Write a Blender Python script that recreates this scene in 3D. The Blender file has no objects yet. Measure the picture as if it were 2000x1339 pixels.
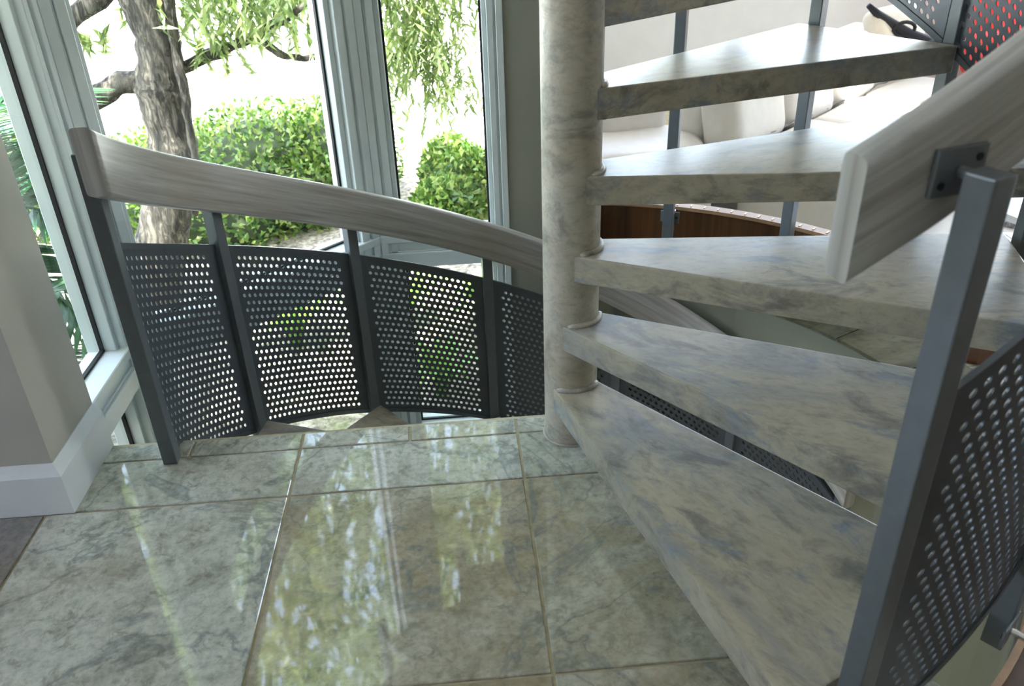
import bpy, bmesh, math, random
import numpy as np
from mathutils import Vector, Matrix
random.seed(7); rng = np.random.default_rng(7)
D = bpy.data; SC = bpy.context.scene; COL = SC.collection
R_ = math.radians; PI = math.pi

# ------------------------------------------------------------------ camera
CAM = Vector((-0.2754, -1.8757, 1.3592)); PT, RO, YA, FPX = 0.5136, -0.0358, -0.0634, 1595.8
right = Vector((math.cos(YA), math.sin(YA), 0)); fw0 = Vector((-math.sin(YA), math.cos(YA), 0)); up0 = Vector((0, 0, 1))
fwd = fw0*math.cos(PT) - up0*math.sin(PT); upv = up0*math.cos(PT) + fw0*math.sin(PT)
rr = right*math.cos(RO) + upv*math.sin(RO); uu = -right*math.sin(RO) + upv*math.cos(RO)
cam = D.cameras.new('camera'); co = D.objects.new('camera', cam); COL.objects.link(co)
M = Matrix((rr, uu, -fwd)).transposed().to_4x4(); M.translation = CAM; co.matrix_world = M
cam.sensor_width = 36; cam.sensor_fit = 'HORIZONTAL'; cam.lens = FPX*36/2000; cam.clip_start = .02; cam.clip_end = 300
cam.dof.use_dof = True; cam.dof.focus_distance = 2.35; cam.dof.aperture_fstop = 5.6
SC.camera = co

# ------------------------------------------------------------------ sky, sun, exposure
w = D.worlds.new('sky'); SC.world = w; w.use_nodes = True
nt = w.node_tree; bg = nt.nodes['Background']; sky = nt.nodes.new('ShaderNodeTexSky')
sky.sky_type = 'NISHITA'; sky.sun_disc = False; sky.sun_elevation = R_(69); sky.sun_rotation = R_(200); sky.dust_density = 2; sky.air_density = 1.2
hz = nt.nodes.new('ShaderNodeHueSaturation'); hz.inputs['Saturation'].default_value = .7; nt.links.new(sky.outputs[0], hz.inputs['Color'])
nt.links.new(hz.outputs[0], bg.inputs[0]); bg.inputs[1].default_value = 0.78
sun = D.lights.new('sun', 'SUN'); sun.energy = 14; sun.angle = R_(0.6); sun.color = (1, .95, .86)
so = D.objects.new('sun', sun); COL.objects.link(so); so.location = (-3, -6, 9)
so.rotation_euler = Vector((.22, .38, -1.15)).to_track_quat('-Z', 'Y').to_euler()
SC.view_settings.view_transform = 'Standard'; SC.view_settings.look = 'None'; SC.view_settings.gamma = 1
SC.view_settings.exposure = 1.6; SC.view_settings.use_curve_mapping = False
SC.cycles.max_bounces = 10; SC.cycles.diffuse_bounces = 5; SC.cycles.glossy_bounces = 4; SC.cycles.transparent_max_bounces = 24
SC.cycles.sample_clamp_indirect = 6

# ------------------------------------------------------------------ materials
MATS = {}
class N:
    def __init__(s, name):
        s.m = D.materials.new(name); s.m.use_nodes = True; s.t = s.m.node_tree
        s.b = s.t.nodes['Principled BSDF']; s.out = s.t.nodes['Material Output']; MATS[name] = s.m
    def n(s, typ, **k):
        x = s.t.nodes.new('ShaderNode'+typ)
        for a, v in k.items(): setattr(x, a, v)
        return x
    def l(s, a, b): s.t.links.new(a, b)
    def ramp(s, fac, stops):
        r = s.n('ValToRGB'); e = r.color_ramp.elements
        while len(e) < len(stops): e.new(.5)
        for i, (p, c) in enumerate(stops): e[i].position = p; e[i].color = (*c, 1)
        s.l(fac, r.inputs[0]); return r.outputs[0]
    def noise(s, vec, scale, detail=4, rough=.55, dist=0):
        x = s.n('TexNoise'); x.inputs['Scale'].default_value = scale; x.inputs['Detail'].default_value = detail
        x.inputs['Roughness'].default_value = rough; x.inputs['Distortion'].default_value = dist
        if vec is not None: s.l(vec, x.inputs['Vector'])
        return x.outputs['Fac']
    def mix(s, fac, a, b, mode='MIX'):
        x = s.n('Mix', data_type='RGBA', blend_type=mode)
        for i, v in ((0, fac), (6, a), (7, b)):
            if hasattr(v, 'is_output'): s.l(v, x.inputs[i])
            else: x.inputs[i].default_value = v if i == 0 else (*v, 1)
        return x.outputs[2]
    def bump(s, h, strength=.1, dist=.01):
        b = s.n('Bump'); b.inputs['Strength'].default_value = strength; b.inputs['Distance'].default_value = dist
        s.l(h, b.inputs['Height']); s.l(b.outputs[0], s.b.inputs['Normal'])
    def set(s, **k):
        for a, v in k.items():
            a = a.replace('_', ' '); i = s.b.inputs[a]
            if hasattr(v, 'is_output'): s.l(v, i)
            else: i.default_value = (*v, 1) if isinstance(v, tuple) else v
    def objvec(s):
        tc = s.n('TexCoord'); oi = s.n('ObjectInfo'); mu = s.n('VectorMath', operation='SCALE'); ad = s.n('VectorMath', operation='ADD')
        cmb = s.n('CombineXYZ')
        for i, f in enumerate((37., 91., 53.)):
            q = s.n('Math', operation='MULTIPLY'); q.inputs[1].default_value = f; s.l(oi.outputs['Random'], q.inputs[0]); s.l(q.outputs[0], cmb.inputs[i])
        s.l(tc.outputs['Object'], ad.inputs[0]); s.l(cmb.outputs[0], ad.inputs[1]); return ad.outputs[0], oi

def plain(name, col, rough=.5, metal=0, nscale=0, namt=.15, bump=0, spec=.5):
    s = N(name); s.set(Roughness=rough, Metallic=metal); s.b.inputs['Specular IOR Level'].default_value = spec
    if nscale:
        tc = s.n('TexCoord'); f = s.noise(tc.outputs['Object'], nscale, 5)
        lo = tuple(c*(1-namt) for c in col); hi = tuple(min(1, c*(1+namt)) for c in col)
        s.set(Base_Color=s.ramp(f, [(.3, lo), (.7, hi)]))
        if bump: s.bump(f, bump, .004)
    else: s.set(Base_Color=col)
    return s.m

def stone_tile():
    s = N('stone_tile'); v, oi = s.objvec()
    a = s.noise(v, 3.2, 9, .62, .9); b = s.noise(v, 11, 8, .65, .5); c = s.noise(v, 1.7, 5, .55, 1.8); f = s.noise(v, 60, 4, .6)
    base = oi.outputs['Color']; mid = s.noise(v, 24, 7, .7, .6)
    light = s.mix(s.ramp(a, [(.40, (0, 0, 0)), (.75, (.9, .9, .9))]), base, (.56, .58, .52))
    dark = s.mix(s.ramp(b, [(.36, (.5, .5, .5)), (.54, (0, 0, 0))]), light, (.22, .22, .17))
    dark = s.mix(s.ramp(mid, [(.36, (.55, .55, .55)), (.47, (0, 0, 0))]), dark, (.20, .195, .15))
    vein = s.ramp(c, [(.485, (0, 0, 0)), (.5, (.55, .55, .55)), (.525, (0, 0, 0))])
    dark = s.mix(vein, dark, (.15, .18, .19))
    tan = s.ramp(s.noise(v, 2.1, 6, .6, .5), [(.5, (0, 0, 0)), (.72, (.55, .55, .55))])
    dark = s.mix(tan, dark, (.33, .255, .15))
    sp = s.ramp(f, [(.3, (.75, .75, .75)), (.6, (1.08, 1.08, 1.08))])
    s.set(Base_Color=s.mix(1., dark, sp, 'MULTIPLY'), Roughness=s.ramp(b, [(.3, (.02,)*3), (.7, (.045,)*3)]))
    s.b.inputs['Specular IOR Level'].default_value = .8; s.bump(b, .004, .002); return s.m

def faux_marble(name, c1, c2, c3, rough, sc=1., c4=(.27, .31, .36)):
    s = N(name); v, oi = s.objvec()
    mp = s.n('Mapping'); mp.inputs['Scale'].default_value = (.75*sc, 1.5*sc, 1.5*sc); s.l(v, mp.inputs[0]); v = mp.outputs[0]
    a = s.noise(v, 2.6, 9, .62, .8); b = s.noise(v, 7, 8, .66, .6); c = s.noise(v, 30, 8, .75, .5); d = s.noise(v, 5.2, 8, .7, 1.2)
    col = s.ramp(a, [(.33, c2), (.5, c1), (.68, c3)])
    col = s.mix(s.ramp(b, [(.36, (.75, .75, .75)), (.48, (0, 0, 0))]), col, tuple(x*.5 for x in c2))
    col = s.mix(s.ramp(s.noise(v, 3.3, 6, .6, .4), [(.58, (0, 0, 0)), (.75, (.5, .5, .5))]), col, (.33, .26, .17))
    col = s.mix(s.ramp(d, [(.53, (0, 0, 0)), (.64, (.8, .8, .8))]), col, c4)
    col = s.mix(1., col, s.ramp(c, [(.3, (.68,)*3), (.5, (.97,)*3), (.7, (1.12,)*3)]), 'MULTIPLY')
    s.set(Base_Color=col, Roughness=rough); s.bump(b, .10, .004); return s.m

def washed_wood():
    s = N('washed_wood'); uv = s.n('UVMap'); mp = s.n('Mapping'); mp.inputs['Scale'].default_value = (1.3, 26, 1); s.l(uv.outputs[0], mp.inputs[0])
    a = s.noise(mp.outputs[0], 1.6, 7, .6, .3); mp2 = s.n('Mapping'); mp2.inputs['Scale'].default_value = (4, 120, 1); s.l(uv.outputs[0], mp2.inputs[0])
    b = s.noise(mp2.outputs[0], 1.2, 4, .6); c = s.noise(uv.outputs[0], 2.2, 3)
    col = s.ramp(a, [(.3, (.25, .235, .215)), (.47, (.37, .365, .35)), (.62, (.46, .46, .455)), (.75, (.55, .56, .56))])
    col = s.mix(s.ramp(c, [(.45, (0, 0, 0)), (.7, (.45,)*3)]), col, (.36, .29, .22))
    col = s.mix(1., col, s.ramp(b, [(.3, (.85,)*3), (.65, (1.05,)*3)]), 'MULTIPLY')
    s.set(Base_Color=col, Roughness=.36); s.bump(b, .06, .002); return s.m

def leaf_mat(name, c1, c2, c3, trans=.45, rough=.4):
    s = N(name); g = s.n('NewGeometry'); col = s.ramp(g.outputs['Random Per Island'], [(0, c1), (.5, c2), (1, c3)])
    s.set(Base_Color=col, Roughness=rough); t = s.n('BsdfTranslucent'); s.l(s.mix(1., col, (1.0, 1.0, .55), 'MULTIPLY'), t.inputs[0])
    mx = s.n('MixShader'); mx.inputs[0].default_value = trans; s.l(s.b.outputs[0], mx.inputs[1]); s.l(t.outputs[0], mx.inputs[2]); s.l(mx.outputs[0], s.out.inputs[0]); return s.m

def bark():
    s = N('bark'); tc = s.n('TexCoord'); mp = s.n('Mapping'); mp.inputs['Scale'].default_value = (1, 1, .2); s.l(tc.outputs['Object'], mp.inputs[0])
    a = s.noise(mp.outputs[0], 38, 8, .7, .8); b = s.noise(tc.outputs['Object'], 4, 4)
    col = s.ramp(a, [(.38, (.010, .009, .008)), (.5, (.05, .044, .037)), (.62, (.20, .178, .15))])
    col = s.mix(s.ramp(b, [(.5, (0, 0, 0)), (.7, (.35,)*3)]), col, (.24, .22, .185))
    s.set(Base_Color=col, Roughness=.9); s.bump(a, .9, .03); return s.m

def glass():
    s = N('window_glass'); tr = s.n('BsdfTransparent'); gl = s.n('BsdfGlossy'); gl.inputs['Roughness'].default_value = .0
    tr.inputs[0].default_value = (.95, .98, .97, 1); lw = s.n('LayerWeight'); lw.inputs[0].default_value = .5; pw = s.n('Math', operation='POWER'); pw.inputs[1].default_value = 4.; s.l(lw.outputs['Facing'], pw.inputs[0])
    fr = s.n('Math', operation='MULTIPLY_ADD'); fr.inputs[1].default_value = .6; fr.inputs[2].default_value = .03; s.l(pw.outputs[0], fr.inputs[0])
    mx = s.n('MixShader'); s.l(fr.outputs[0], mx.inputs[0]); s.l(tr.outputs[0], mx.inputs[1]); s.l(gl.outputs[0], mx.inputs[2]); s.l(mx.outputs[0], s.out.inputs[0]); return s.m

def shag():
    s = N('shag'); tc = s.n('TexCoord'); a = s.noise(tc.outputs['Object'], 45, 5, .7); s.set(Base_Color=s.ramp(a, [(.35, (.08,)*3), (.65, (.62, .6, .62))]), Roughness=.95); s.bump(a, 1, .02); return s.m

def soil():
    s = N('leaf_litter'); tc = s.n('TexCoord'); v = tc.outputs['Object']; a = s.noise(v, 26, 8, .7, .4); b = s.noise(v, 1.4, 4)
    col = s.ramp(a, [(.35, (.09, .075, .055)), (.5, (.36, .31, .25)), (.64, (.66, .6, .52))])
    col = s.mix(s.ramp(b, [(.60, (0, 0, 0)), (.70, (.6,)*3)]), col, (.22, .27, .09)); s.set(Base_Color=col, Roughness=.95); s.bump(a, .8, .03); return s.m

def brown_wood():
    s = N('brown_wood'); uv = s.n('UVMap'); mp = s.n('Mapping'); mp.inputs['Scale'].default_value = (14, 2, 1); s.l(uv.outputs[0], mp.inputs[0])
    a = s.noise(mp.outputs[0], 2, 7, .65, .6); s.set(Base_Color=s.ramp(a, [(.3, (.035, .013, .004)), (.55, (.10, .04, .011)), (.75, (.15, .065, .02))]), Roughness=.35); return s.m

stone_tile(); washed_wood(); bark(); glass(); shag(); soil(); brown_wood()
faux_marble('tread_paint', (.40, .36, .27), (.28, .275, .255), (.48, .44, .34), .30, c4=(.20, .245, .30))
faux_marble('cap_stone', (.125, .115, .07), (.08, .08, .05), (.17, .155, .10), .75, c4=(.10, .11, .08))
MATS['cap_stone'].node_tree.nodes['Principled BSDF'].inputs['Specular IOR Level'].default_value = .1
faux_marble('column_paint', (.47, .43, .345), (.41, .385, .32), (.50, .465, .38), .36, 1.1, (.33, .32, .28))
plain('grey_metal', (.15, .17, .19), .36, .35, 40, .06)
plain('dark_metal', (.10, .115, .135), .36, .4, 40, .06)
plain('grout', (.42, .37, .25), .8, 0, 30, .2)
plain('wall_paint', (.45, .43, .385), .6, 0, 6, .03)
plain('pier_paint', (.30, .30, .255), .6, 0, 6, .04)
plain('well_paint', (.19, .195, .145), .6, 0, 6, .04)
plain('trim_white', (.74, .76, .78), .3, 0, 9, .03)
plain('frame_white', (.66, .72, .73), .3, 0, 9, .03)
plain('ceiling_white', (.8, .8, .78), .7, 0, 5, .03)
plain('gasket', (.008, .008, .01), .6, 0, 12, .2)
plain('leather_white', (.74, .715, .67), .42, 0, 14, .04, .12)
plain('seam_thread', (.2, .19, .17), .7, 0, 30, .2)
plain('black_cloth', (.008, .008, .012), .7, 0, 30, .3)
plain('red_cloth', (.75, .07, .06), .7, 0, 20, .1)
plain('beige_cloth', (.72, .66, .54), .8, 0, 20, .06)
plain('white_tile', (.78, .78, .76), .2, 0, 8, .04)
plain('dark_wood', (.07, .032, .012), .5, 0, 14, .5)
plain('dark_floor', (.05, .05, .03), .6, 0, 8, .2)
plain('tan_trim', (.36, .21, .11), .45, 0, 18, .18)
plain('brass_nail', (.45, .32, .2), .3, .6, 30, .1)
plain('chrome', (.7, .7, .72), .15, 1, 20, .05)
plain('pale_pavement', (.80, .79, .75), .9, 0, 3, .06)
plain('screw_black', (.01, .01, .012), .5, 0, 20, .2)
plain('gold_fabric', (.35, .25, .10), .7, 0, 40, .4)
plain('teal_fabric', (.03, .07, .08), .7, 0, 30, .3)
leaf_mat('hedge_leaf', (.035, .10, .018), (.15, .27, .05), (.45, .52, .18), .4)
leaf_mat('tree_leaf', (.12, .19, .08), (.28, .37, .16), (.55, .6, .36), .5)
leaf_mat('palm_leaf', (.012, .075, .04), (.03, .12, .055), (.07, .18, .06), .25, .3)
leaf_mat('strap_leaf', (.06, .20, .02), (.14, .34, .04), (.25, .45, .07), .4)
plain('hedge_twig', (.03, .045, .015), .9, 0, 12, .4)

# ------------------------------------------------------------------ helpers
def me(name, v, f, mat, uv=None, smooth=False):
    m = D.meshes.new(name); m.from_pydata([tuple(x) for x in v], [], f); m.update()
    if isinstance(mat, str): m.materials.append(MATS[mat])
    if uv is not None:
        l = m.uv_layers.new(name='UVMap'); k = 0
        for fi in range(len(f)):
            for q in uv[fi]: l.data[k].uv = q; k += 1
    if smooth:
        for p in m.polygons: p.use_smooth = True
    return m
def ob(name, mesh, parent=None, loc=(0, 0, 0), rz=0, **tags):
    o = D.objects.new(name, mesh); COL.objects.link(o); o.location = loc; o.rotation_euler[2] = rz
    if parent is not None: o.parent = parent
    for k, v in tags.items(): o[k] = v
    return o
def thing(name, label, category, loc=(0, 0, 0), rz=0, group=None):
    o = ob(name, None, None, loc, rz, label=label, category=category)
    o.empty_display_size = .1
    if group: o['group'] = group
    return o
def struct(name, mesh, **k): return ob(name, mesh, None, kind='structure', **k)
class G:
    def __init__(s): s.v = []; s.f = []
    def add(s, v, f):
        b = len(s.v); s.v += [tuple(x) for x in v]; s.f += [[i+b for i in q] for q in f]; return s
    def box(s, a, b):
        x0, y0, z0 = a; x1, y1, z1 = b
        return s.add([(x0,y0,z0),(x1,y0,z0),(x1,y1,z0),(x0,y1,z0),(x0,y0,z1),(x1,y0,z1),(x1,y1,z1),(x0,y1,z1)],
                     [(0,3,2,1),(4,5,6,7),(0,1,5,4),(1,2,6,5),(2,3,7,6),(3,0,4,7)])
    def prism(s, poly, z0, z1):
        n = len(poly); v = [(x, y, z0) for x, y in poly]+[(x, y, z1) for x, y in poly]
        return s.add(v, [list(range(n))[::-1], list(range(n, 2*n))]+[(i, (i+1) % n, n+(i+1) % n, n+i) for i in range(n)])
    def tube(s, pts, rad, n=10, cap=True):
        pts = [Vector(p) for p in pts]; rad = rad if isinstance(rad, (list, tuple)) else [rad]*len(pts); v = []; prev = None
        for i, p in enumerate(pts):
            t = (pts[min(i+1, len(pts)-1)]-pts[max(i-1, 0)]).normalized()
            a = (prev - t*prev.dot(t)).normalized() if prev is not None else t.orthogonal().normalized()
            prev = a; b = t.cross(a)
            v += [p+(a*math.cos(2*PI*k/n)+b*math.sin(2*PI*k/n))*rad[i] for k in range(n)]
        f = [(i*n+k, i*n+(k+1) % n, (i+1)*n+(k+1) % n, (i+1)*n+k) for i in range(len(pts)-1) for k in range(n)]
        if cap: f += [list(range(n))[::-1], [(len(pts)-1)*n+k for k in range(n)]]
        return s.add(v, f)
    def ring(s, r0, r1, z0, z1, a0, a1, n=24):
        v = []
        for i in range(n+1):
            t = R_(a0+(a1-a0)*i/n); c, q = math.cos(t), math.sin(t)
            v += [(r0*c, r0*q, z0), (r1*c, r1*q, z0), (r1*c, r1*q, z1), (r0*c, r0*q, z1)]
        f = [(0, 1, 2, 3), tuple(4*n+k for k in (3, 2, 1, 0))]
        for i in range(n):
            for k in range(4): f.append((4*i+k, 4*i+4+k, 4*i+4+(k+1) % 4, 4*i+(k+1) % 4))
        return s.add(v, f)
    def mesh(s, name, mat, bevel=0, smooth=False, seg=2):
        m = me(name, s.v, s.f, mat)
        bm = bmesh.new(); bm.from_mesh(m); bmesh.ops.recalc_face_normals(bm, faces=bm.faces)
        if bevel:
            bmesh.ops.bevel(bm, geom=[e for e in bm.edges if e.is_manifold and e.calc_face_angle(0) > .4], offset=bevel, segments=seg, profile=.6, affect='EDGES')
        bm.to_mesh(m); bm.free()
        if smooth:
            for p in m.polygons: p.use_smooth = True
        return m
def clip(poly, n, d):            # keep n.x <= d
    out = []
    for i in range(len(poly)):
        a, b = poly[i], poly[(i+1) % len(poly)]; da = n[0]*a[0]+n[1]*a[1]-d; db = n[0]*b[0]+n[1]*b[1]-d
        if da <= 0: out.append(a)
        if (da < 0 < db) or (db < 0 < da): t = da/(da-db); out.append((a[0]+(b[0]-a[0])*t, a[1]+(b[1]-a[1])*t))
    return out
def pol(r, a, z=0): return (r*math.cos(R_(a)), r*math.sin(R_(a)), z)

# ------------------------------------------------------------------ landing floor: recessed grout bed with single tiles
T = .6096; GX, GY, S1 = -.149, -.1917, .2029; EDGE = .088; WALLX = -1.315
LINE_A = -61.                    # the landing ends along this ray under the lowest treads
nrm = (-math.sin(R_(LINE_A)), math.cos(R_(LINE_A)))   # keep points below the ray
def land(poly):
    # keep x*nrm <= .055 right of the column, else y <= EDGE
    return clip(poly, nrm, .070)
bed = clip([(-4.2, -5), (4.2, -5), (4.2, EDGE), (-4.2, EDGE)], nrm, .072)
floor = struct('floor', G().prism(bed, -.16, -.0045).mesh('floor', 'grout'))
TINT = {}
def tile(x0, x1, y0, y1, tint):
    g = .0036; p = land([(x0+g, y0+g), (x1-g, y0+g), (x1-g, y1-g), (x0+g, y1-g)])
    if len(p) < 3: return
    cx = sum(a for a, _ in p)/len(p); cy = sum(b for _, b in p)/len(p)
    m = G().prism([(a-cx, b-cy) for a, b in p], -.012, 0).mesh('tile', 'stone_tile', .0018, seg=1)
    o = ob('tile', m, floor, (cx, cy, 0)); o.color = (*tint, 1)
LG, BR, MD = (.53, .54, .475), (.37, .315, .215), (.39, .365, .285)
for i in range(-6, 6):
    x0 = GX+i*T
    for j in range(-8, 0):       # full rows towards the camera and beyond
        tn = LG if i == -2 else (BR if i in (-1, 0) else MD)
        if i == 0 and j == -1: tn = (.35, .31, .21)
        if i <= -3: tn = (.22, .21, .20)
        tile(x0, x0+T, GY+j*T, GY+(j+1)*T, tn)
    if x0+T > WALLX: tile(max(x0, WALLX), x0+T, GY, GY+S1, (.50, .51, .445) if i < 0 else (.35, .37, .29))
for i in range(-6, 8):
    x0 = GX+i*T/2
    if x0+T/2 > WALLX: tile(max(x0, WALLX), x0+T/2, GY+S1, EDGE, (.51, .52, .445))
ob('edge_trim', G().box((WALLX, EDGE-.004, -.16), (.02, EDGE+.008, -.003)).mesh('edge_trim', 'grout'), floor)

# ------------------------------------------------------------------ walls and baseboards
struct('wall_left', G().box((-4.2, -.174, -.16), (WALLX, .094, 3.4)).mesh('wall_left', 'wall_paint'))
struct('wall_outer', G().box((-4.4, -5, -.16), (-4.2, .094, 1.0)).box((-4.4, -5, 2.4), (-4.2, .094, 3.4)).box((-4.4, -.7, 1.0), (-4.2, .094, 2.4)).box((-4.4, -5, 1.0), (-4.2, -2.3, 2.4)).mesh('wall_outer', 'wall_paint'))
def baseboard(name, prof_len, place):
    pr = [(0, 0), (.02, 0), (.02, .116), (.012, .128), (.003, .145), (0, .145)]
    v = []; f = []
    for s_, m in place:
        for d, z in pr: v.append((s_+(m[0]*d), m[2]+m[1]*d, z) if m[3] == 'x' else (m[2]+m[0]*d, s_+m[1]*d, z))
    n = len(pr); f = [(i, (i+1) % n, n+(i+1) % n, n+i) for i in range(n)]+[list(range(n)), list(range(n, 2*n))]
    struct(name, G().add(v, f).mesh(name, 'trim_white'))
baseboard('baseboard_front', 0, [(-4.2, (0, -1, -.174, 'x')), (WALLX, (1, -1, -.174, 'x'))])
baseboard('baseboard_side', 0, [(-.174, (1, -1, WALLX, 'y')), (.094, (1, 0, WALLX, 'y'))])
struct('wall_back', G().box((-.075, 1.245, -2.2), (.30, 1.5, 3.4)).mesh('wall_back', 'pier_paint'))
struct('wall_lounge', G().box((.16, 1.5, -.6), (.30, 5.6, 3.4)).mesh('wall_lounge', 'wall_paint'))
gw = G().box((.30, 5.6, -.6), (8, 5.8, 1.0)).box((.30, 5.6, 2.8), (8, 5.8, 3.4))
for x in (.30, 2.2, 4.1, 6.0, 7.8): gw.box((x, 5.6, 1.0), (x+.2, 5.8, 2.8))
struct('wall_far', gw.mesh('wall_far', 'ceiling_white'))
# right wall with tall window openings
gr = G().box((8, -5, -.6), (8.2, 5.8, -.1)).box((8, -5, 3.1), (8.2, 5.8, 3.4))
for y0, y1 in ((-5, 1.2), (3.4, 5.8)): gr.box((8, y0, -.1), (8.2, y1, 3.1))
struct('wall_right', gr.mesh('wall_right', 'wall_paint'))
# unseen rear wall, closed and grey to cut light from behind
gb = G().box((-4.4, -5.2, -.16), (8.2, -5, 3.4))
struct('wall_rear', gb.mesh('wall_rear', 'pier_paint'))
cp = [(-4.4, -5.2), (8.2, -5.2), (8.2, 5.8), (.16, 5.8), (.16, 1.5), (-.66, 1.5), (-1.55, .62), (-1.55, .1), (-4.4, .1)]
SX0, SX1, SY0, SY1 = 1.7, 2.1, 1.9, 2.5  # opening added in the unseen ceiling to throw sunlight on the sofa
cg = G().prism([(-4.4, -5.2), (SX0, -5.2), (SX0, 5.8), (.16, 5.8), (.16, 1.5), (-.66, 1.5), (-1.55, .62), (-1.55, .1), (-4.4, .1)], 3.4, 3.6)
cg.box((SX1, -5.2, 3.4), (8.2, 5.8, 3.6)).box((SX0, -5.2, 3.4), (SX1, SY0, 3.6)).box((SX0, SY1, 3.4), (SX1, 5.8, 3.6))
struct('ceiling', cg.mesh('ceiling', 'ceiling_white'))
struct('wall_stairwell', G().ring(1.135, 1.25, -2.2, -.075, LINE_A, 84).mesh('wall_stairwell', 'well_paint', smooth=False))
struct('floor_lower', G().box((-1.6, -2, -2.35), (1.6, 1.6, -2.2)).mesh('floor_lower', 'dark_floor'))
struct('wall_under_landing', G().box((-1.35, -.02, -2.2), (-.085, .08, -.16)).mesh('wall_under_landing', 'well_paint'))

# stairwell cap: ring of tiles
cap = struct('floor_cap', G().ring(1.137, 1.372, -.45, -.066, -12, 84).mesh('floor_cap', 'grout'))
a = -12.
while a < 83:
    b = min(a+13, 84); m = G().ring(1.133, 1.375, -.072, -.06, a+.12, b-.12, 6).mesh('cap_tile', 'cap_stone')
    o = ob('tile', m, cap); o.color = (.22, .21, .13, 1); a = b
# lounge floor of white tiles
arc = [pol(1.374, a_)[:2] for a_ in np.linspace(LINE_A, 76, 40)]
lf = struct('floor_lounge', G().prism(arc+[(.30, 5.6), (8, 5.6), (8, -1.6), pol(2.2, LINE_A)[:2]], -.6, -.456).mesh('floor_lounge', 'grout'))
tm = G().box((-.222, -.222, -.01), (.222, .222, 0)).mesh('white_floor_tile', 'white_tile', .003, seg=1)
for i in range(2, 12):
    for j in range(-2, 9):
        x, y = .3+.45*i, .2+.45*j
        if math.hypot(x, y) > 1.55: ob('tile', tm, lf, (x, y, -.45))

# ------------------------------------------------------------------ window bay
A0 = Vector((-1.33, .10, 0)); A1 = Vector((-1.33, .504, 0)); A2 = Vector((-.595, 1.239, 0)); A3 = Vector((-.07, 1.239, 0))
def bay(idx, P0, P1, j0, j1, label=None):
    u = (P1-P0); L = u.length; u.normalize(); n = Vector((-u.y, u.x, 0))    # n points outward
    Mx = Matrix(((u.x, n.x, 0, P0.x), (u.y, n.y, 0, P0.y), (0, 0, 1, 0), (0, 0, 0, 1)))
    def put(name, g, mat, par, bevel=0):
        m = g.mesh(name, mat, bevel, seg=1); m.transform(Mx); return ob(name, m, par)
    root = struct(f'window_{idx}', None)
    ZB, ZT = -.9, 3.1
    def jamb(lo, hi, sgn, z0, z1):   # stepped profile from the corner towards the glass
        g = G(); wd = abs(hi-lo); c = lo
        steps = [(0, .34, .0), (.34, .46, .014), (.46, .78, .006), (.78, 1., .030)]
        for s0, s1, d in steps:
            a_, b_ = c+sgn*wd*s0, c+sgn*wd*s1; g.box((min(a_, b_), d, z0), (max(a_, b_), .12, z1))
        return g
    if j0: put('jamb', jamb(0, j0, 1, ZB, ZT), 'frame_white', root, .002)
    if j1: put('jamb', jamb(L, L-j1, -1, ZB, ZT), 'frame_white', root, .002)
    a_, b_ = j0, L-j1
    put('sill', G().box((0, -.004, .098), (L, .12, .130)), 'frame_white', root, .003)
    put('transom', G().box((0, .012, .060), (L, .12, .098)).box((0, -.002, -.012), (L, .12, .052)).box((0, .006, .052), (L, .12, .060)), 'frame_white', root, .002)
    put('head', G().box((0, 0, 2.95), (L, .12, ZT)), 'frame_white', root)
    put('bottom_rail', G().box((0, -.004, ZB), (L, .12, ZB+.08)), 'frame_white', root)
    for z0, z1 in ((.130, 2.95), (ZB+.08, -.012)):
        k = .008; q = .066
        put('gasket', G().box((a_, q, z0), (a_+k, q+.012, z1)).box((b_-k, q, z0), (b_, q+.012, z1)).box((a_, q, z0), (b_, q+.012, z0+k)).box((a_, q, z1-k), (b_, q+.012, z1)), 'gasket', root)
        put('pane', G().box((a_+.003, .072, z0+.003), (b_-.003, .077, z1-.003)), 'window_glass', root)
    wl = G().box((-.06 if idx == 1 else 0, .0, -2.2), (L, .12, ZB)).box((0, .0, ZT), (L, .12, 3.4)); put('apron', wl, 'wall_paint', root)
    return root
bay(1, A0, A1, .0, .085); bay(2, A1, A2, .095, .105); bay(3, A2, A3, .085, .075)
def corner(idx, P, n0, n1):
    a = P+n0*.12; b = P+n1*.12
    poly = [(P.x, P.y), (a.x, a.y), ((a.x+b.x)/2+(n0.x+n1.x)*.012, (a.y+b.y)/2+(n0.y+n1.y)*.012), (b.x, b.y)]
    struct(f'trim_{idx}', G().prism(poly, -2.2, 3.4).mesh(f'trim_{idx}', 'frame_white'))
n0 = Vector((-1, 0, 0)); n1 = Vector((-.7071, .7071, 0)); n2 = Vector((0, 1, 0))
corner(1, A1, n0, n1); corner(2, A2, n1, n2)

# ------------------------------------------------------------------ spiral staircase
stair = thing('spiral_staircase', 'spiral staircase of marbled painted treads winding round a thick round column', 'staircase')
RCOL = .0714
g = G(); nn = 48
v = [(RCOL*math.cos(2*PI*k/nn), RCOL*math.sin(2*PI*k/nn), z) for z in np.linspace(-2.2, 3.395, 40) for k in range(nn)]
g.add(v, [(i*nn+k, i*nn+(k+1) % nn, (i+1)*nn+(k+1) % nn, (i+1)*nn+k) for i in range(39) for k in range(nn)])
ob('column', g.mesh('column', 'column_paint', smooth=True), stair)
ob('column_foot', G().tube([pol(.0735, t, .001) for t in range(0, 361, 12)], .004, 6).mesh('column_foot', 'column_paint', smooth=True), stair)
DF, AF, DB, AB, TH, RT = .0674, -.3544, .0402, .0425, .0701, 1.07
def corner_pt(off, a, R=RT):
    c, s = math.cos(a), math.sin(a); b = off*s; t = -b+math.sqrt(b*b-off*off+R*R); return (t*c, off+t*s)
FC, BC = corner_pt(-DF, AF), corner_pt(DB, AB)
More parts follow.
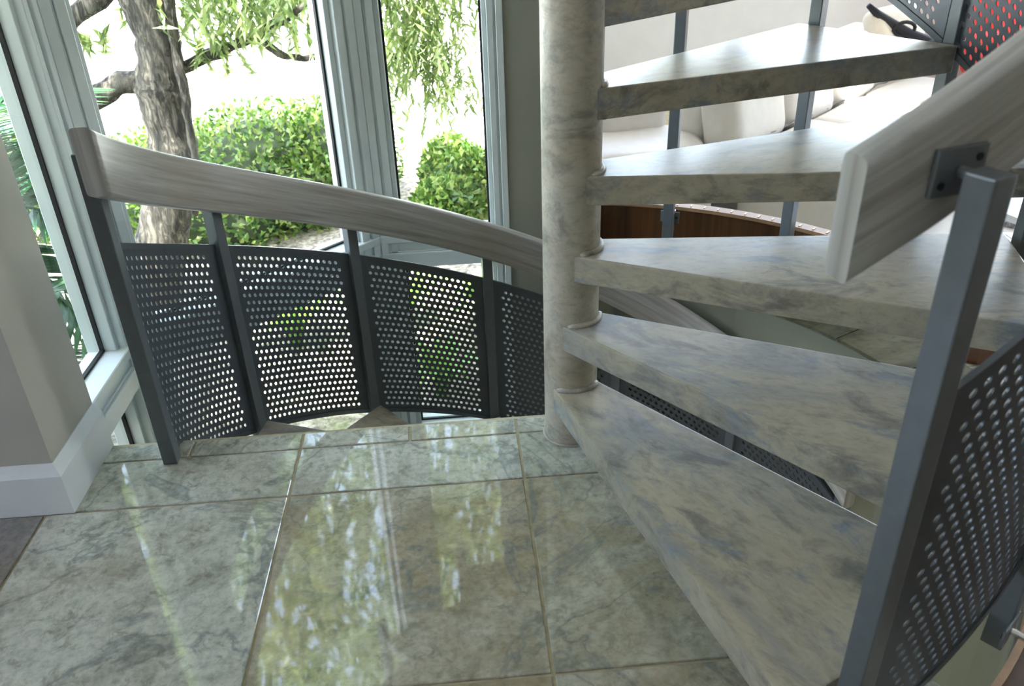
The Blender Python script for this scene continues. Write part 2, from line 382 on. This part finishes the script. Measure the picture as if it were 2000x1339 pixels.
def tread_mesh(name):
    poly = [(0, -DF), FC, BC, (0, DB)]
    m = G().prism(poly, -TH, 0).mesh(name, 'tread_paint', .004, seg=2); return m
TM = tread_mesh('tread')
wm = G().tube([pol(.074, t, .002) for t in range(-72, 40, 8)], [.003]+[.0085]*12+[.003], 8).mesh('weld_bead', 'column_paint', smooth=True)
wm2 = G().tube([(.030+.012*k/3*0, -DF-.004, -TH+TH*k/6) for k in range(7)], .006, 8).mesh('weld_bead_side', 'column_paint', smooth=True)
RISE, Z0, PHI, STEP = .1941, -.0153, -78.15, 22.993
for k in range(1, 13):
    tr = ob('tread', TM, stair, (0, 0, Z0+RISE*k), R_(PHI+STEP*k))
    if k < 8:
        ob('weld_bead', wm, tr); ob('weld_bead', wm2, tr)
LOW = [(-.198-.231*k, 178.0-28.1*k) for k in range(8)]
for z, a_ in LOW: ob('tread', TM, stair, (0, 0, z), R_(a_))

# ------------------------------------------------------------------ railings
RP = 1.107
def panel_mesh(dth, slope, height, thick=.003):
    """perforated curved sheet from angle 0 to dth, rising with slope (m per degree); z=0 is the lower edge at angle 0"""
    L = R_(dth)*RP; pa, pt = .0228, .0262; NS = 12; side, band = .022, .021
    nc = int((L-2*side)/pa); side = (L-nc*pa)/2; nr = int((height-2*band)/pt); band = (height-nr*pt)/2
    V = []; F = []
    def P(a, t, o): th = a/RP; r = RP+o; return (r*math.cos(th), r*math.sin(th), slope*math.degrees(th)+t)
    def quad(a0, a1, t0, t1):
        b = len(V)
        for o in (-thick/2, thick/2): V.extend([P(a0, t0, o), P(a1, t0, o), P(a1, t1, o), P(a0, t1, o)])
        F.extend([(b, b+1, b+2, b+3), (b+7, b+6, b+5, b+4)])
    sq = []
    for k in range(NS):
        an = 2*PI*(k+.5)/NS; c, s = math.cos(an), math.sin(an); q = max(abs(c), abs(s)); sq.append((c/q/2, s/q/2))
    # make the outline reach the cell corners
    sq = [(-.5 if x < -.36 else .5 if x > .36 else x, -.5 if y < -.36 else .5 if y > .36 else y) for x, y in sq]
    rh = .0066
    for r in range(nr):
        off = .5*pa if r % 2 else 0; t0 = band+r*pt; n = nc-(1 if r % 2 else 0)
        quad(0, side+off, t0, t0+pt); quad(L-side-off, L, t0, t0+pt)
        for c in range(n):
            ca, ct = side+off+(c+.5)*pa, t0+pt/2; b = len(V)
            for o in (-thick/2, thick/2):
                V.extend([P(ca+x*pa, ct+y*pt, o) for x, y in sq])
                V.extend([P(ca+rh*math.cos(2*PI*(k+.5)/NS), ct+rh*math.sin(2*PI*(k+.5)/NS), o) for k in range(NS)])
            for k in range(NS):
                k2 = (k+1) % NS
                F.append((b+k, b+k2, b+NS+k2, b+NS+k)); F.append((b+2*NS+k2, b+2*NS+k, b+3*NS+k, b+3*NS+k2))
                F.append((b+NS+k, b+NS+k2, b+3*NS+k2, b+3*NS+k))
    for i in range(16):
        quad(L*i/16, L*(i+1)/16, 0, band); quad(L*i/16, L*(i+1)/16, height-band, height)
    m = me('perforated_panel', V, F, 'dark_metal')
    def bar(t0, t1, d):
        gg = G(); vv = []
        for i in range(17):
            a = L*i/16
            vv += [P(a, t0, -d), P(a, t1, -d), P(a, t1, d), P(a, t0, d)]
        ff = [(4*i+k, 4*i+4+k, 4*i+4+(k+1) % 4, 4*i+(k+1) % 4) for i in range(16) for k in range(4)]+[(0, 1, 2, 3), (67, 66, 65, 64)]
        return gg.add(vv, ff).mesh('edge_bar', 'dark_metal')
    return m, bar(height-.018, height, .005), bar(0, .018, .005)
def handrail_mesh(a0, a1, r0, r1, zt, ht, n):
    prof = []; c = .010
    for (cx, cz, s) in ((r0+c, -ht+c, 180), (r1-c, -ht+c, 270), (r1-c, -c, 0), (r0+c, -c, 90)):
        for k in range(4): t = R_(s+30*k); prof.append((cx+c*math.cos(t), cz+c*math.sin(t)))
    per = [0]
    for i in range(len(prof)): q, p = prof[i], prof[(i+1) % len(prof)]; per.append(per[-1]+math.dist(p, q))
    m = len(prof); V = []; F = []; UV = []; rm = (r0+r1)/2
    for i in range(n+1):
        th = a0+(a1-a0)*i/n; c_, s_ = math.cos(R_(th)), math.sin(R_(th))
        V += [(r*c_, r*s_, zt(th)+z) for r, z in prof]
    for i in range(n):
        u0, u1 = R_(a1-a0)*rm*i/n, R_(a1-a0)*rm*(i+1)/n
        for k in range(m):
            k2 = (k+1) % m; F.append((i*m+k, (i+1)*m+k, (i+1)*m+k2, i*m+k2)); UV.append([(u0, per[k]), (u1, per[k]), (u1, per[k+1]), (u0, per[k+1])])
    for base, rev in ((0, False), (n*m, True)):
        idx = [base+k for k in range(m)]; uv = [(prof[k][1]*.35, prof[k][0]) for k in range(m)]
        if rev: idx.reverse(); uv.reverse()
        F.append(idx); UV.append(uv)
    mm = me('handrail', V, F, 'washed_wood', UV)
    bm = bmesh.new(); bm.from_mesh(mm); bmesh.ops.recalc_face_normals(bm, faces=bm.faces); bm.to_mesh(mm); bm.free()
    for p in mm.polygons[:-2]: p.use_smooth = True
    return mm
def post(par, ang, z0, z1, r=RP, s=.038, mat='grey_metal', tw=0):
    m = G().box((-s/2, -s/2, 0), (s/2, s/2, z1-z0)).mesh('post', mat, .003, seg=2)
    return ob('post', m, par, pol(r, ang, z0), R_(ang+tw))
def bracket(par, ang, z, rail_r, post_r):
    """screwed plate on the rail's outer face with a short rod to the post"""
    b = ob('bracket', G().box((-.004, -.036, -.028), (.003, .036, .028)).mesh('bracket', 'grey_metal', .002), par, pol(rail_r+.004, ang, z), R_(ang))
    ob('rod', G().tube([(0, 0, 0), (post_r-.019-rail_r, 0, 0)], .0075, 12).mesh('rod', 'grey_metal', smooth=True), b)
    for s in (-1, 1): ob('screw', G().tube([(.002, s*.024, s*.014), (.0045, s*.024, s*.014)], .0048, 10).mesh('screw', 'screw_black'), b)

# lower railing, down the left and round the back
low = thing('stair_railing', 'curved railing descending past the windows with perforated grey panels and grey-washed rail', 'railing')
lz = lambda th: .149+.00815*(th-88.2)
ob('handrail', handrail_mesh(185.2, 14, 1.038, 1.082, lz, .150, 110), low)
LP = [180, 154.6, 126.9, 99.2, 71.6, 45.0, 18.0]
lpt = lambda th: -.11+.0082*(th-87.9)
cache = {}
for i, a_ in enumerate(LP):
    zb = 0 if i == 0 else LOW[i-1][0]-.10
    rr_ = 1.105
    post(low, a_, zb, lz(a_)-(.035 if i == 0 else .06), rr_)
    ob('bracket', G().box((1.082, -.03, -.02), (1.088, .03, .02)).mesh('bracket', 'grey_metal'), low, (0, 0, lz(a_)-.09), R_(a_))
    if i < len(LP)-1:
        d = round(a_-LP[i+1]-2.0, 2)
        if d not in cache: cache[d] = panel_mesh(d, .0082, .685)
        for nm, m in zip(('perforated_panel', 'top_bar', 'bottom_bar'), cache[d]):
            ob(nm, m, low, (0, 0, lpt(LP[i+1]+1.0)-.685), R_(LP[i+1]+1.0))
# upper railing on the right
upr = thing('stair_railing', 'curved railing rising on the right with perforated panels and a wooden rail ending in front', 'railing')
US = .0094
uz = lambda th: 1.088+US*(th+81)
ob('handrail', handrail_mesh(-81, 158, 1.020, 1.064, uz, .150, 100), upr)
UP = [-74.6+23*i for i in range(11)]; UP[4:7] = [16., 39.3, 62.4]
UB = [0.0, .07, .30, .48, .45, .20, .12, 1.2, 1.4, 1.6, 1.8]
upt = lambda th: .79+US*(th+72.5)
UPM = panel_mesh(20.9, US, .70)
for i, a_ in enumerate(UP):
    post(upr, a_, UB[i], uz(a_)-.075, 1.110, tw=9 if i == 0 else 0)
    bracket(upr, a_, uz(a_)-.085, 1.064, 1.110)
    if i < len(UP)-1:
        for nm, m in zip(('perforated_panel', 'top_bar', 'bottom_bar'), UPM):
            ob(nm, m, upr, (0, 0, upt(a_+1.7)-.70), R_(a_+1.7))
for a_, z in ((62.4, .235), (-52.6, .13)):
    b = ob('mounting_plate', G().box((1.128, -.036, -.022), (1.133, .036, .022)).mesh('mounting_plate', 'grey_metal', .002), upr, (0, 0, z), R_(a_))
    ob('rod', G().tube([(1.129, 0, 0), (1.20, 0, 0)], .007, 10).mesh('rod', 'chrome'), b)
    ob('screw', G().tube([(1.126, -.026, 0), (1.1279, -.026, 0)], .005, 10).mesh('screw', 'screw_black'), b)

# ------------------------------------------------------------------ curved wooden parapets with tan trim
def parapet(label, r, a0, a1, z0, z1):
    t = thing('curved_bench_wall', label, 'low wall', pol(r, (a0+a1)/2, z0)); inv = Vector(t.location)
    n = 30; V = []; F = []; UV = []
    for i in range(n+1):
        th = a0+(a1-a0)*i/n
        for rr2, z in ((r, z0), (r+.03, z0), (r+.03, z1), (r, z1)): V.append(Vector(pol(rr2, th, z))-inv)
    for i in range(n):
        for k in range(4):
            F.append((4*i+k, 4*i+4+k, 4*i+4+(k+1) % 4, 4*i+(k+1) % 4)); u0, u1 = R_(a1-a0)*r*i/n, R_(a1-a0)*r*(i+1)/n
            zz = [z0, z0+.03, z1, z1+.03, z1+.06][k:k+2]; UV.append([(u0, zz[0]), (u1, zz[0]), (u1, zz[1]), (u0, zz[1])])
    F += [(0, 1, 2, 3), (4*n+3, 4*n+2, 4*n+1, 4*n)]; UV += [[(0, 0), (.03, 0), (.03, .2), (0, .2)]]*2
    ob('panel', me('panel', V, F, 'brown_wood', UV), t)
    m = G().ring(r-.010, r+.042, z1, z1+.014, a0, a1, 30).mesh('trim_strip', 'tan_trim'); m.transform(Matrix.Translation(-inv)); ts = ob('trim_strip', m, t)
    nm = G().box((-.011, -.003, 0), (.011, .003, .004)).mesh('nail', 'brass_nail', .0015)
    k = a0+1
    while k < a1: ob('nail', nm, ts, Vector(pol(r+.012, k, z1+.013))-inv, R_(k)); k += 2.3
parapet('low curved brown wooden wall with tan nailed trim behind the treads', 1.345, 30, 79, -.06, .188)
struct('trim_3', G().ring(1.138, 1.152, -.06, .004, LINE_A+.5, -12, 20).mesh('trim_3', 'tan_trim'))
struct('floor_wood', G().ring(1.152, 8.5, -.05, -.006, LINE_A+.5, -12, 20).mesh('floor_wood', 'dark_wood'))

# ------------------------------------------------------------------ lounge: white leather sofa and small things
def cushion(name, sx, sy, sz, par, loc, rz=0, mat='leather_white', puff=.25, rx=0, b=.06):
    bm = bmesh.new(); bmesh.ops.create_cube(bm, size=1)
    bmesh.ops.scale(bm, vec=(sx, sy, sz), verts=bm.verts)
    bmesh.ops.bevel(bm, geom=list(bm.edges), offset=min(b, sz*.42, sx*.42, sy*.42), segments=4, profile=.5, affect='EDGES')
    bmesh.ops.subdivide_edges(bm, edges=[e for e in bm.edges if e.calc_length() > .2], cuts=5, use_grid_fill=True)
    for v in bm.verts:
        x, y = v.co.x/(sx/2), v.co.y/(sy/2); v.co.z += puff*sz*max(0, 1-x*x)*max(0, 1-y*y)*(1 if v.co.z > 0 else -.3)
        v.co.z += .006*math.sin(9*v.co.x+4*loc[0])*math.cos(7*v.co.y)
    m = D.meshes.new(name); bm.to_mesh(m); bm.free(); m.materials.append(MATS[mat])
    for p in m.polygons: p.use_smooth = True
    o = ob(name, m, par, loc, rz); o.rotation_euler[0] = rx; return o
sofa = thing('sectional_sofa', 'white leather sectional sofa with plump cushions seen between the treads', 'sofa', (1.50, 2.80, -.45), R_(42))
# local x runs along the sofa (to the right and back), local +y is its back side
def seam(par, pts, r=.004): return ob('seam', G().tube(pts, r, 6).mesh('seam', 'seam_thread'), par)
cushion('base', 2.4, .95, .30, sofa, (1.0, -.50, .16), puff=0, b=.04)
for i in range(3):
    c = cushion('seat_cushion', .79, .92, .20, sofa, (.20+.80*i, -.50, .355), puff=.12)
    seam(c, [(-.37, -.463, .04), (.37, -.463, .04)])
for i, ln in enumerate((.62, .62, .62)):
    cushion('back_cushion', .64, .26, .46, sofa, (.02+.66*i, .10, .60), puff=.0, rx=R_(-12), b=.10)
cushion('back_frame', 2.4, .2, .78, sofa, (1.0, .33, .40), puff=0, b=.06)
seam(sofa, [(-.30+.05*k, -.045+.006*math.sin(k*1.3), .462+.004*math.sin(k)) for k in range(49)], .006)
lc = cushion('chaise_cushion', .82, .72, .17, sofa, (-.50, .50, .375), R_(-47), puff=.18, b=.08)
seam(lc, [(-.40, -.362, .01), (.40, -.362, .01)]); seam(lc, [(-.412, -.35, .01), (-.412, .35, .01)])
cushion('chaise_base', .80, .72, .28, sofa, (-.49, .50, .145), R_(-47), puff=0, b=.04)
cushion('corner_cushion', .5, .3, .36, sofa, (-.30, .72, .50), R_(-20), puff=0, b=.12)
# armchair group on the far right
arm = thing('armchair', 'red upholstered armchair glimpsed through the perforated panel at top right', 'armchair', (4.72, 4.88, -.45), R_(30))
cushion('seat', .8, .8, .42, arm, (0, 0, .23), mat='red_cloth', puff=.1); cushion('backrest', .8, .25, .8, arm, (0, .42, .62), mat='red_cloth', puff=0, b=.1)
for s in (-1, 1): cushion('armrest', .18, .8, .6, arm, (s*.46, 0, .32), mat='red_cloth', puff=0, b=.08)
pil = cushion('throw_pillow', .62, .52, .16, None, (3.04, 4.24, .24), R_(38), 'beige_cloth', .3, R_(66), .07)
pil['label'] = 'beige throw pillow on the sofa behind the black strap'; pil['category'] = 'pillow'
st = D.objects.new('black_strap_bag', None); COL.objects.link(st); st.location = (2.9, 4.08, .30); st['label'] = 'limp black strap and bag lying over the sofa pillow at top right'; st['category'] = 'bag'
ob('strap', G().tube([(-.19, .02, .22), (-.10, .02, .15), (0, 0, .09), (.12, -.02, .02), (.24, -.03, -.03), (.36, -.05, -.09)], [.018, .03, .035, .04, .045, .05], 8).mesh('strap', 'black_cloth', smooth=True), st)
cushion('pouch', .30, .16, .10, st, (.36, -.06, -.08), R_(-20), 'black_cloth', .2)
ob('strap_loop', G().tube([(.08+.08*math.cos(t), -.03, .06+.045*math.sin(t)) for t in np.linspace(0, 2*PI, 14)], .013, 6).mesh('strap_loop', 'black_cloth', smooth=True), st)
rug = ob('shag_rug', G().box((-.8, -.7, 0), (.8, .7, .03)).mesh('shag_rug', 'shag', .01), None, (3.78, 2.43, -.449), R_(42), label='grey shaggy rug on the lounge floor at the right edge', category='rug')
bk = thing('cushion_basket', 'small brown and gold bundle on the white floor behind the front post', 'basket', (1.90, .98, -.45))
ob('body', G().prism([(.16*math.cos(t), .13*math.sin(t)) for t in np.linspace(0, 2*PI, 12, endpoint=False)], 0, .12).mesh('body', 'brown_wood', .02), bk)
cushion('gold_cushion', .2, .2, .1, bk, (.0, -.02, .15), .4, 'gold_fabric', .3); cushion('teal_cushion', .2, .14, .1, bk, (.16, .02, .14), .2, 'teal_fabric', .3)
st2 = thing('white_side_table', 'low white table standing on the lounge floor beside the rug', 'table', (2.72, 1.75, -.45))
ob('table_top', G().prism([(.36*math.cos(t), .36*math.sin(t)) for t in np.linspace(0, 2*PI, 32, endpoint=False)], .30, .335).mesh('table_top', 'trim_white', .006), st2)
ob('stem', G().tube([(0, 0, .02), (0, 0, .30)], .04, 16).mesh('stem', 'trim_white', smooth=True), st2)
ob('foot', G().prism([(.2*math.cos(t), .2*math.sin(t)) for t in np.linspace(0, 2*PI, 24, endpoint=False)], 0, .02).mesh('foot', 'trim_white', .004), st2)

# ------------------------------------------------------------------ garden
GZ = -.95
gp = [(-9, .3), (-1.6, .3), (-1.6, .66), (-.68, 1.58), (.2, 1.58), (.2, 5.9), (9, 5.9), (9, 4.6), (9, 6.2), (-9, 6.2)]
gp = [(-9, .12), (-1.48, .12), (-1.48, .60), (-.66, 1.42), (.15, 1.42), (.15, 6.0), (-9, 6.0)]
struct('ground_garden', G().prism(gp, GZ-.3, GZ).mesh('ground_garden', 'leaf_litter'))
struct('ground_far', G().box((-60, 6.0, GZ-.3), (60, 90, GZ-.02)).mesh('ground_far', 'pale_pavement'))
struct('ground_side', G().box((-60, -40, GZ-.3), (-9, 6.0, GZ-.02)).mesh('ground_side', 'pale_pavement'))
def leaves(name, C, Dr, Lg, Wd, mat, par, kind='stuff', fold=.25):
    """C centres (n,3), Dr directions (n,3), lengths, widths -> folded pointed leaves"""
    n = len(C); Dr = Dr/np.linalg.norm(Dr, axis=1, keepdims=True)
    r = rng.normal(size=(n, 3)); S = np.cross(Dr, r); S /= np.linalg.norm(S, axis=1, keepdims=True); U = np.cross(S, Dr)
    Lg = np.broadcast_to(Lg, n)[:, None]; Wd = np.broadcast_to(Wd, n)[:, None]
    b = C-Dr*Lg/2; t = C+Dr*Lg/2-U*Lg*.12; mid = C-Dr*Lg*.08; l = mid+S*Wd/2+U*Wd*fold; q = mid-S*Wd/2+U*Wd*fold
    V = np.stack([b, l, t, q], 1).reshape(-1, 3); F = np.arange(4*n).reshape(n, 4)
    m = D.meshes.new(name); m.vertices.add(4*n); m.vertices.foreach_set('co', V.ravel()); m.loops.add(4*n); m.loops.foreach_set('vertex_index', F.ravel())
    m.polygons.add(n); m.polygons.foreach_set('loop_start', np.arange(0, 4*n, 4)); m.update(calc_edges=True); m.validate(); m.materials.append(MATS[mat])
    o = ob(name, m, par); 
    if kind: o['kind'] = kind
    return o
def hedge(label, blobs, n, base, lsize=.075):
    h = thing('hedge', label, 'hedge', base); bv = np.array(base); g = G(); Cs = []; Ds = []
    tot = sum((b[3]*b[4])**1. for b in blobs)
    for (x, y, z, rx, rz, ry) in blobs:
        k = int(n*rx*rz/tot); d = rng.normal(size=(k, 3)); d /= np.linalg.norm(d, axis=1, keepdims=True); rad = rng.uniform(.72, 1.04, (k, 1))
        Cs.append(np.array([x, y, z])-bv+d*np.array([rx, ry, rz])*rad); q = d*.6+rng.normal(size=(k, 3))*.7; q[:, 2] += .15; Ds.append(q)
        ph = [(x-base[0]+.70*rx*math.cos(t)*math.sin(s), y-base[1]+.70*ry*math.sin(t)*math.sin(s), z-base[2]+.70*rz*math.cos(s)) for s in np.linspace(.05, PI-.05, 8) for t in np.linspace(0, 2*PI, 12, endpoint=False)]
        g.add(ph, [(i*12+j, i*12+(j+1) % 12, (i+1)*12+(j+1) % 12, (i+1)*12+j) for i in range(7) for j in range(12)])
    ob('branch_mass', g.mesh('branch_mass', 'hedge_twig'), h)
    Cs = np.concatenate(Cs); Ds = np.concatenate(Ds); leaves('foliage', Cs, Ds, rng.uniform(.7, 1.3, len(Cs))*lsize, rng.uniform(.4, .6, len(Cs))*lsize, 'hedge_leaf', h)
hedge('clipped leafy green hedge behind the tree trunk outside the window',
      [(-2.6, 5.0, -.72, .75, .45, .62), (-1.85, 4.9, -.60, .75, .50, .7), (-1.28, 5.0, -.60, .58, .50, .7), (-3.3, 5.0, -.8, .8, .45, .6),
       (-2.7, 4.2, -.86, .6, .34, .45), (-2.05, 4.15, -.82, .6, .36, .45), (-1.55, 4.45, -.80, .5, .36, .4), (-4.0, 4.6, -.7, .8, .6, .6)], 26000, (-1.9, 4.8, GZ), .06)
hedge('low bright shrub in the narrow window beside the column',
      [(-.36, 4.1, -.86, .30, .30, .4), (-.18, 4.6, -.80, .28, .34, .4), (-.32, 4.9, -.78, .26, .34, .4)], 8000, (-.3, 4.5, GZ), .07)
hedge('dark bushy shrub behind the palm outside the left window',
      [(-3.6, 2.6, -.5, .6, .6, .6), (-3.9, 1.9, -.55, .6, .6, .6), (-3.3, 1.1, -.75, .5, .35, .5)], 9000, (-3.6, 1.9, GZ), .07)
# trunk and boughs
tree = thing('willow_tree', 'leaning rough-barked tree trunk with drooping narrow leaves outside the window', 'tree', (-2.30, 3.0, GZ)); tv = Vector(tree.location)
def bough(name, pts, rad, n=14, jit=.0):
    g = G(); P_ = []; Rr = []
    for i in range(len(pts)-1):
        for k in range(4):
            t = k/4; P_.append(Vector(pts[i]).lerp(Vector(pts[i+1]), t)-tv); Rr.append(rad[i]*(1-t)+rad[i+1]*t)
    P_.append(Vector(pts[-1])-tv); Rr.append(rad[-1])
    g.tube(P_, [r*(1+random.uniform(-jit, jit)) for r in Rr], n); m = g.mesh(name, 'bark', smooth=True)
    if jit:
        for v in m.vertices: v.co += Vector((random.gauss(0, 1), random.gauss(0, 1), random.gauss(0, 1)))*jit*.06
    return ob(name, m, tree)
bough('trunk', [(-2.32, 3.0, -1.02), (-2.13, 3.0, -.56), (-2.02, 3.0, -.27), (-1.91, 3.0, .06), (-1.90, 3.0, .21), (-1.905, 3.0, .40), (-1.87, 3.0, .535), (-1.855, 3.0, .68), (-1.87, 3.0, .87), (-1.98, 3.02, 1.25), (-2.0, 3.1, 2.0), (-1.9, 3.2, 3.2)],
      [.19, .155, .15, .135, .125, .138, .13, .118, .14, .13, .12, .09], 20, .05)
bough('vine_stem', [(-1.70, 2.92, 1.1), (-1.72, 2.9, .87), (-1.74, 2.88, .61), (-1.735, 2.87, .42), (-1.75, 2.86, .17), (-1.755, 2.86, .0), (-1.83, 2.86, -.3)], [.02, .026, .028, .026, .022, .022, .02], 8, .08)
bough('bough', [(-1.92, 3.0, .44), (-2.10, 2.98, .45), (-2.25, 2.95, .38), (-2.45, 2.92, .27), (-2.7, 2.9, .1)], [.065, .06, .06, .055, .05], 12, .08)
bough('bough', [(-1.95, 3.0, 1.1), (-2.05, 2.95, .92), (-2.22, 2.92, .82), (-2.38, 2.9, .72), (-2.7, 2.9, .55)], [.05, .05, .055, .06, .06], 12, .08)
bough('bough', [(-1.86, 3.0, .47), (-1.70, 3.05, .53), (-1.42, 3.1, .62), (-1.18, 3.1, .72), (-.95, 3.1, .85)], [.04, .034, .03, .026, .02], 10, .08)
bough('bough', [(-1.35, 3.1, .63), (-1.20, 3.1, .53), (-1.10, 3.1, .51), (-.95, 3.1, .53), (-.55, 3.1, .50)], [.022, .02, .02, .018, .012], 8, .08)
bough('bough', [(-1.9, 3.1, 1.6), (-1.4, 3.2, 1.75), (-.7, 3.3, 1.7), (-.2, 3.3, 1.5)], [.08, .06, .04, .02], 10, .08)
C_, D_, L_ = [], [], []
def droop(x, y, z, n, spread, ln=.11, length=.5):
    for _ in range(n):     # hanging twig carrying narrow leaves
        sx, sy, sz = x+random.gauss(0, spread), y+random.gauss(0, spread*.6), z+random.gauss(0, spread*.5)
        dx, dy = random.gauss(0, .25), random.gauss(0, .25); le = random.uniform(.4, 1)*length
        for k in range(14):
            t = k/14*le; C_.append((sx+dx*t, sy+dy*t, sz-t+.1*t*t)); D_.append((random.gauss(dx, .5), random.gauss(dy, .5), -.75+random.gauss(0, .35))); L_.append(ln*random.uniform(.6, 1.2))
for (x, z, n, sp, le) in ((-1.45, .95, 26, .18, .38), (-1.15, .98, 26, .18, .42), (-.9, 1.0, 22, .16, .45), (-1.3, .78, 12, .15, .25), (-.75, .62, 10, .12, .2), (-1.7, 1.0, 8, .1, .3), (-1.6, .62, 6, .1, .18),
                          (-.55, 1.0, 40, .10, .6), (-.42, 1.0, 44, .10, .75), (-.30, .95, 40, .10, .70), (-.40, .62, 34, .12, .5), (-.30, .45, 22, .09, .42), (-.52, .55, 20, .08, .5), (-.05, .95, 14, .06, .3), (-2.2, .72, 5, .05, .15), (-2.1, .95, 5, .06, .2)):
    droop(x, 3.0+random.gauss(0, .1), z, int(n*(1.25 if x < -.6 else 1.)), sp, .125 if x < -.6 else .095, le)
for _ in range(60): droop(random.uniform(-2.8, .3), random.uniform(2.4, 3.6), random.uniform(1.4, 3.0), 6, .2, .11, .6)
for _ in range(330): droop(random.uniform(-3.6, .5), random.uniform(2.0, 3.5), random.uniform(2.2, 5.2), 5, .25, .17, .6)
o = leaves('foliage', np.array(C_)-np.array(tv), np.array(D_), np.array(L_), np.array(L_)*.19, 'tree_leaf', tree)
# fan palm close to the left window
palm = thing('palm_plant', 'dark green palm with long pointed leaflets outside the left window', 'palm', (-2.55, 1.5, GZ)); pv = Vector(palm.location)
ob('stem', G().tube([(0, 0, -.05), (.02, .02, .5), (.0, .05, 1.0)], [.08, .07, .05], 10).mesh('stem', 'bark', smooth=True), palm)
def frond(base, tip, sag, n=26, ll=.42, side=None):
    b, t = Vector(base)-pv, Vector(tip)-pv; g = G(); P_ = []
    for k in range(12):
        s = k/11; p = b.lerp(t, s); p.z += sag*4*s*(1-s); P_.append(p)
    f = ob('frond', G().tube(P_, [.012*(1-.7*k/11) for k in range(12)], 6).mesh('frond', 'palm_leaf'), palm)
    V = []; F = []
    ax = (t-b).normalized(); sd = ax.cross(Vector((0, 0, 1))).normalized() if side is None else Vector(side).normalized()
    for k in range(n):
        s = .18+.8*k/n; i = min(int(s*11), 10); p = P_[i].lerp(P_[i+1], s*11-i); le = ll*(1-.55*abs(s-.45)/.55)
        for sg in (-1, 1):
            d = (sd*sg+ax*.55+Vector((0, 0, -.18+random.gauss(0, .06)))).normalized(); w_ = Vector((0, 0, 1)).cross(d).normalized()*.016
            q = len(V); e = p+d*le; e.z -= .06*le; mm_ = p+d*le*.4; V += [p, mm_+w_+Vector((0, 0, .006)), e, mm_-w_+Vector((0, 0, .006))]; F.append((q, q+1, q+2, q+3))
    lo = ob('leaflets', me('leaflets', V, F, 'palm_leaf'), f); lo['kind'] = 'stuff'
top = (-2.55, 1.55, .05)
for tip, sg in (((-2.05, 2.35, .55), .10), ((-1.95, 2.1, .25), .12), ((-1.85, 1.5, .15), .15), ((-1.8, 1.25, -.25), .2), ((-2.2, .9, .1), .2), ((-2.6, 2.4, .45), .15), ((-3.2, 1.4, .2), .2), ((-1.95, 1.75, .75), .1), ((-1.85, 1.6, -.5), .2), ((-2.0, 1.15, .7), .1)):
    frond(top, tip, sg)
frond((-2.55, 1.6, -.1), (-2.32, 1.95, .80), .02, 20, .62, (.42, .85, .1))
frond((-2.5, 1.5, -.2), (-2.15, 1.25, .75), .05, 30, .40)
frond((-2.5, 1.5, -.2), (-2.0, 1.45, .5), .05, 30, .40)
frond((-2.5, 1.4, -.3), (-1.85, 1.2, .0), .05, 30, .38)
frond((-2.5, 1.4, -.3), (-1.75, 1.05, -.55), .1, 30, .36)
# strappy plants below the window
def strap_plant(label, x, y, n, h):
    t = thing('strap_leaf_plant', label, 'plant', (x, y, GZ))
    for k in range(n):
        a_ = 2*PI*k/n+random.uniform(-.2, .2); V = []; F = []; sp = random.uniform(.5, 1.)*h*.8
        for i in range(7):
            s = i/6; rr2 = sp*s; z = h*(1.6*s-1.1*s*s)*random.uniform(.97, 1.03); wd = .028*(1-s)**.6+.002; c, q = math.cos(a_), math.sin(a_)
            V += [(rr2*c-q*wd, rr2*q+c*wd, z), (rr2*c+q*wd, rr2*q-c*wd, z)]
        F = [(2*i, 2*i+1, 2*i+3, 2*i+2) for i in range(6)]; ob('leaf', me('leaf', V, F, 'strap_leaf', smooth=True), t)
for i, (x, y, lab) in enumerate(((-.42, 1.72, 'bright strap-leaved plant just outside the low pane, nearest the column'), (-.14, 2.45, 'strap-leaved plant low outside, right of its twin beside the pier'),
                                 (-1.25, 2.35, 'strap-leaved plant low outside behind the left perforated panels'), (-.65, 2.5, 'strap-leaved plant farther out behind the middle perforated panel'))):
    strap_plant(lab, x, y, 22, .38 if i < 2 else .5)
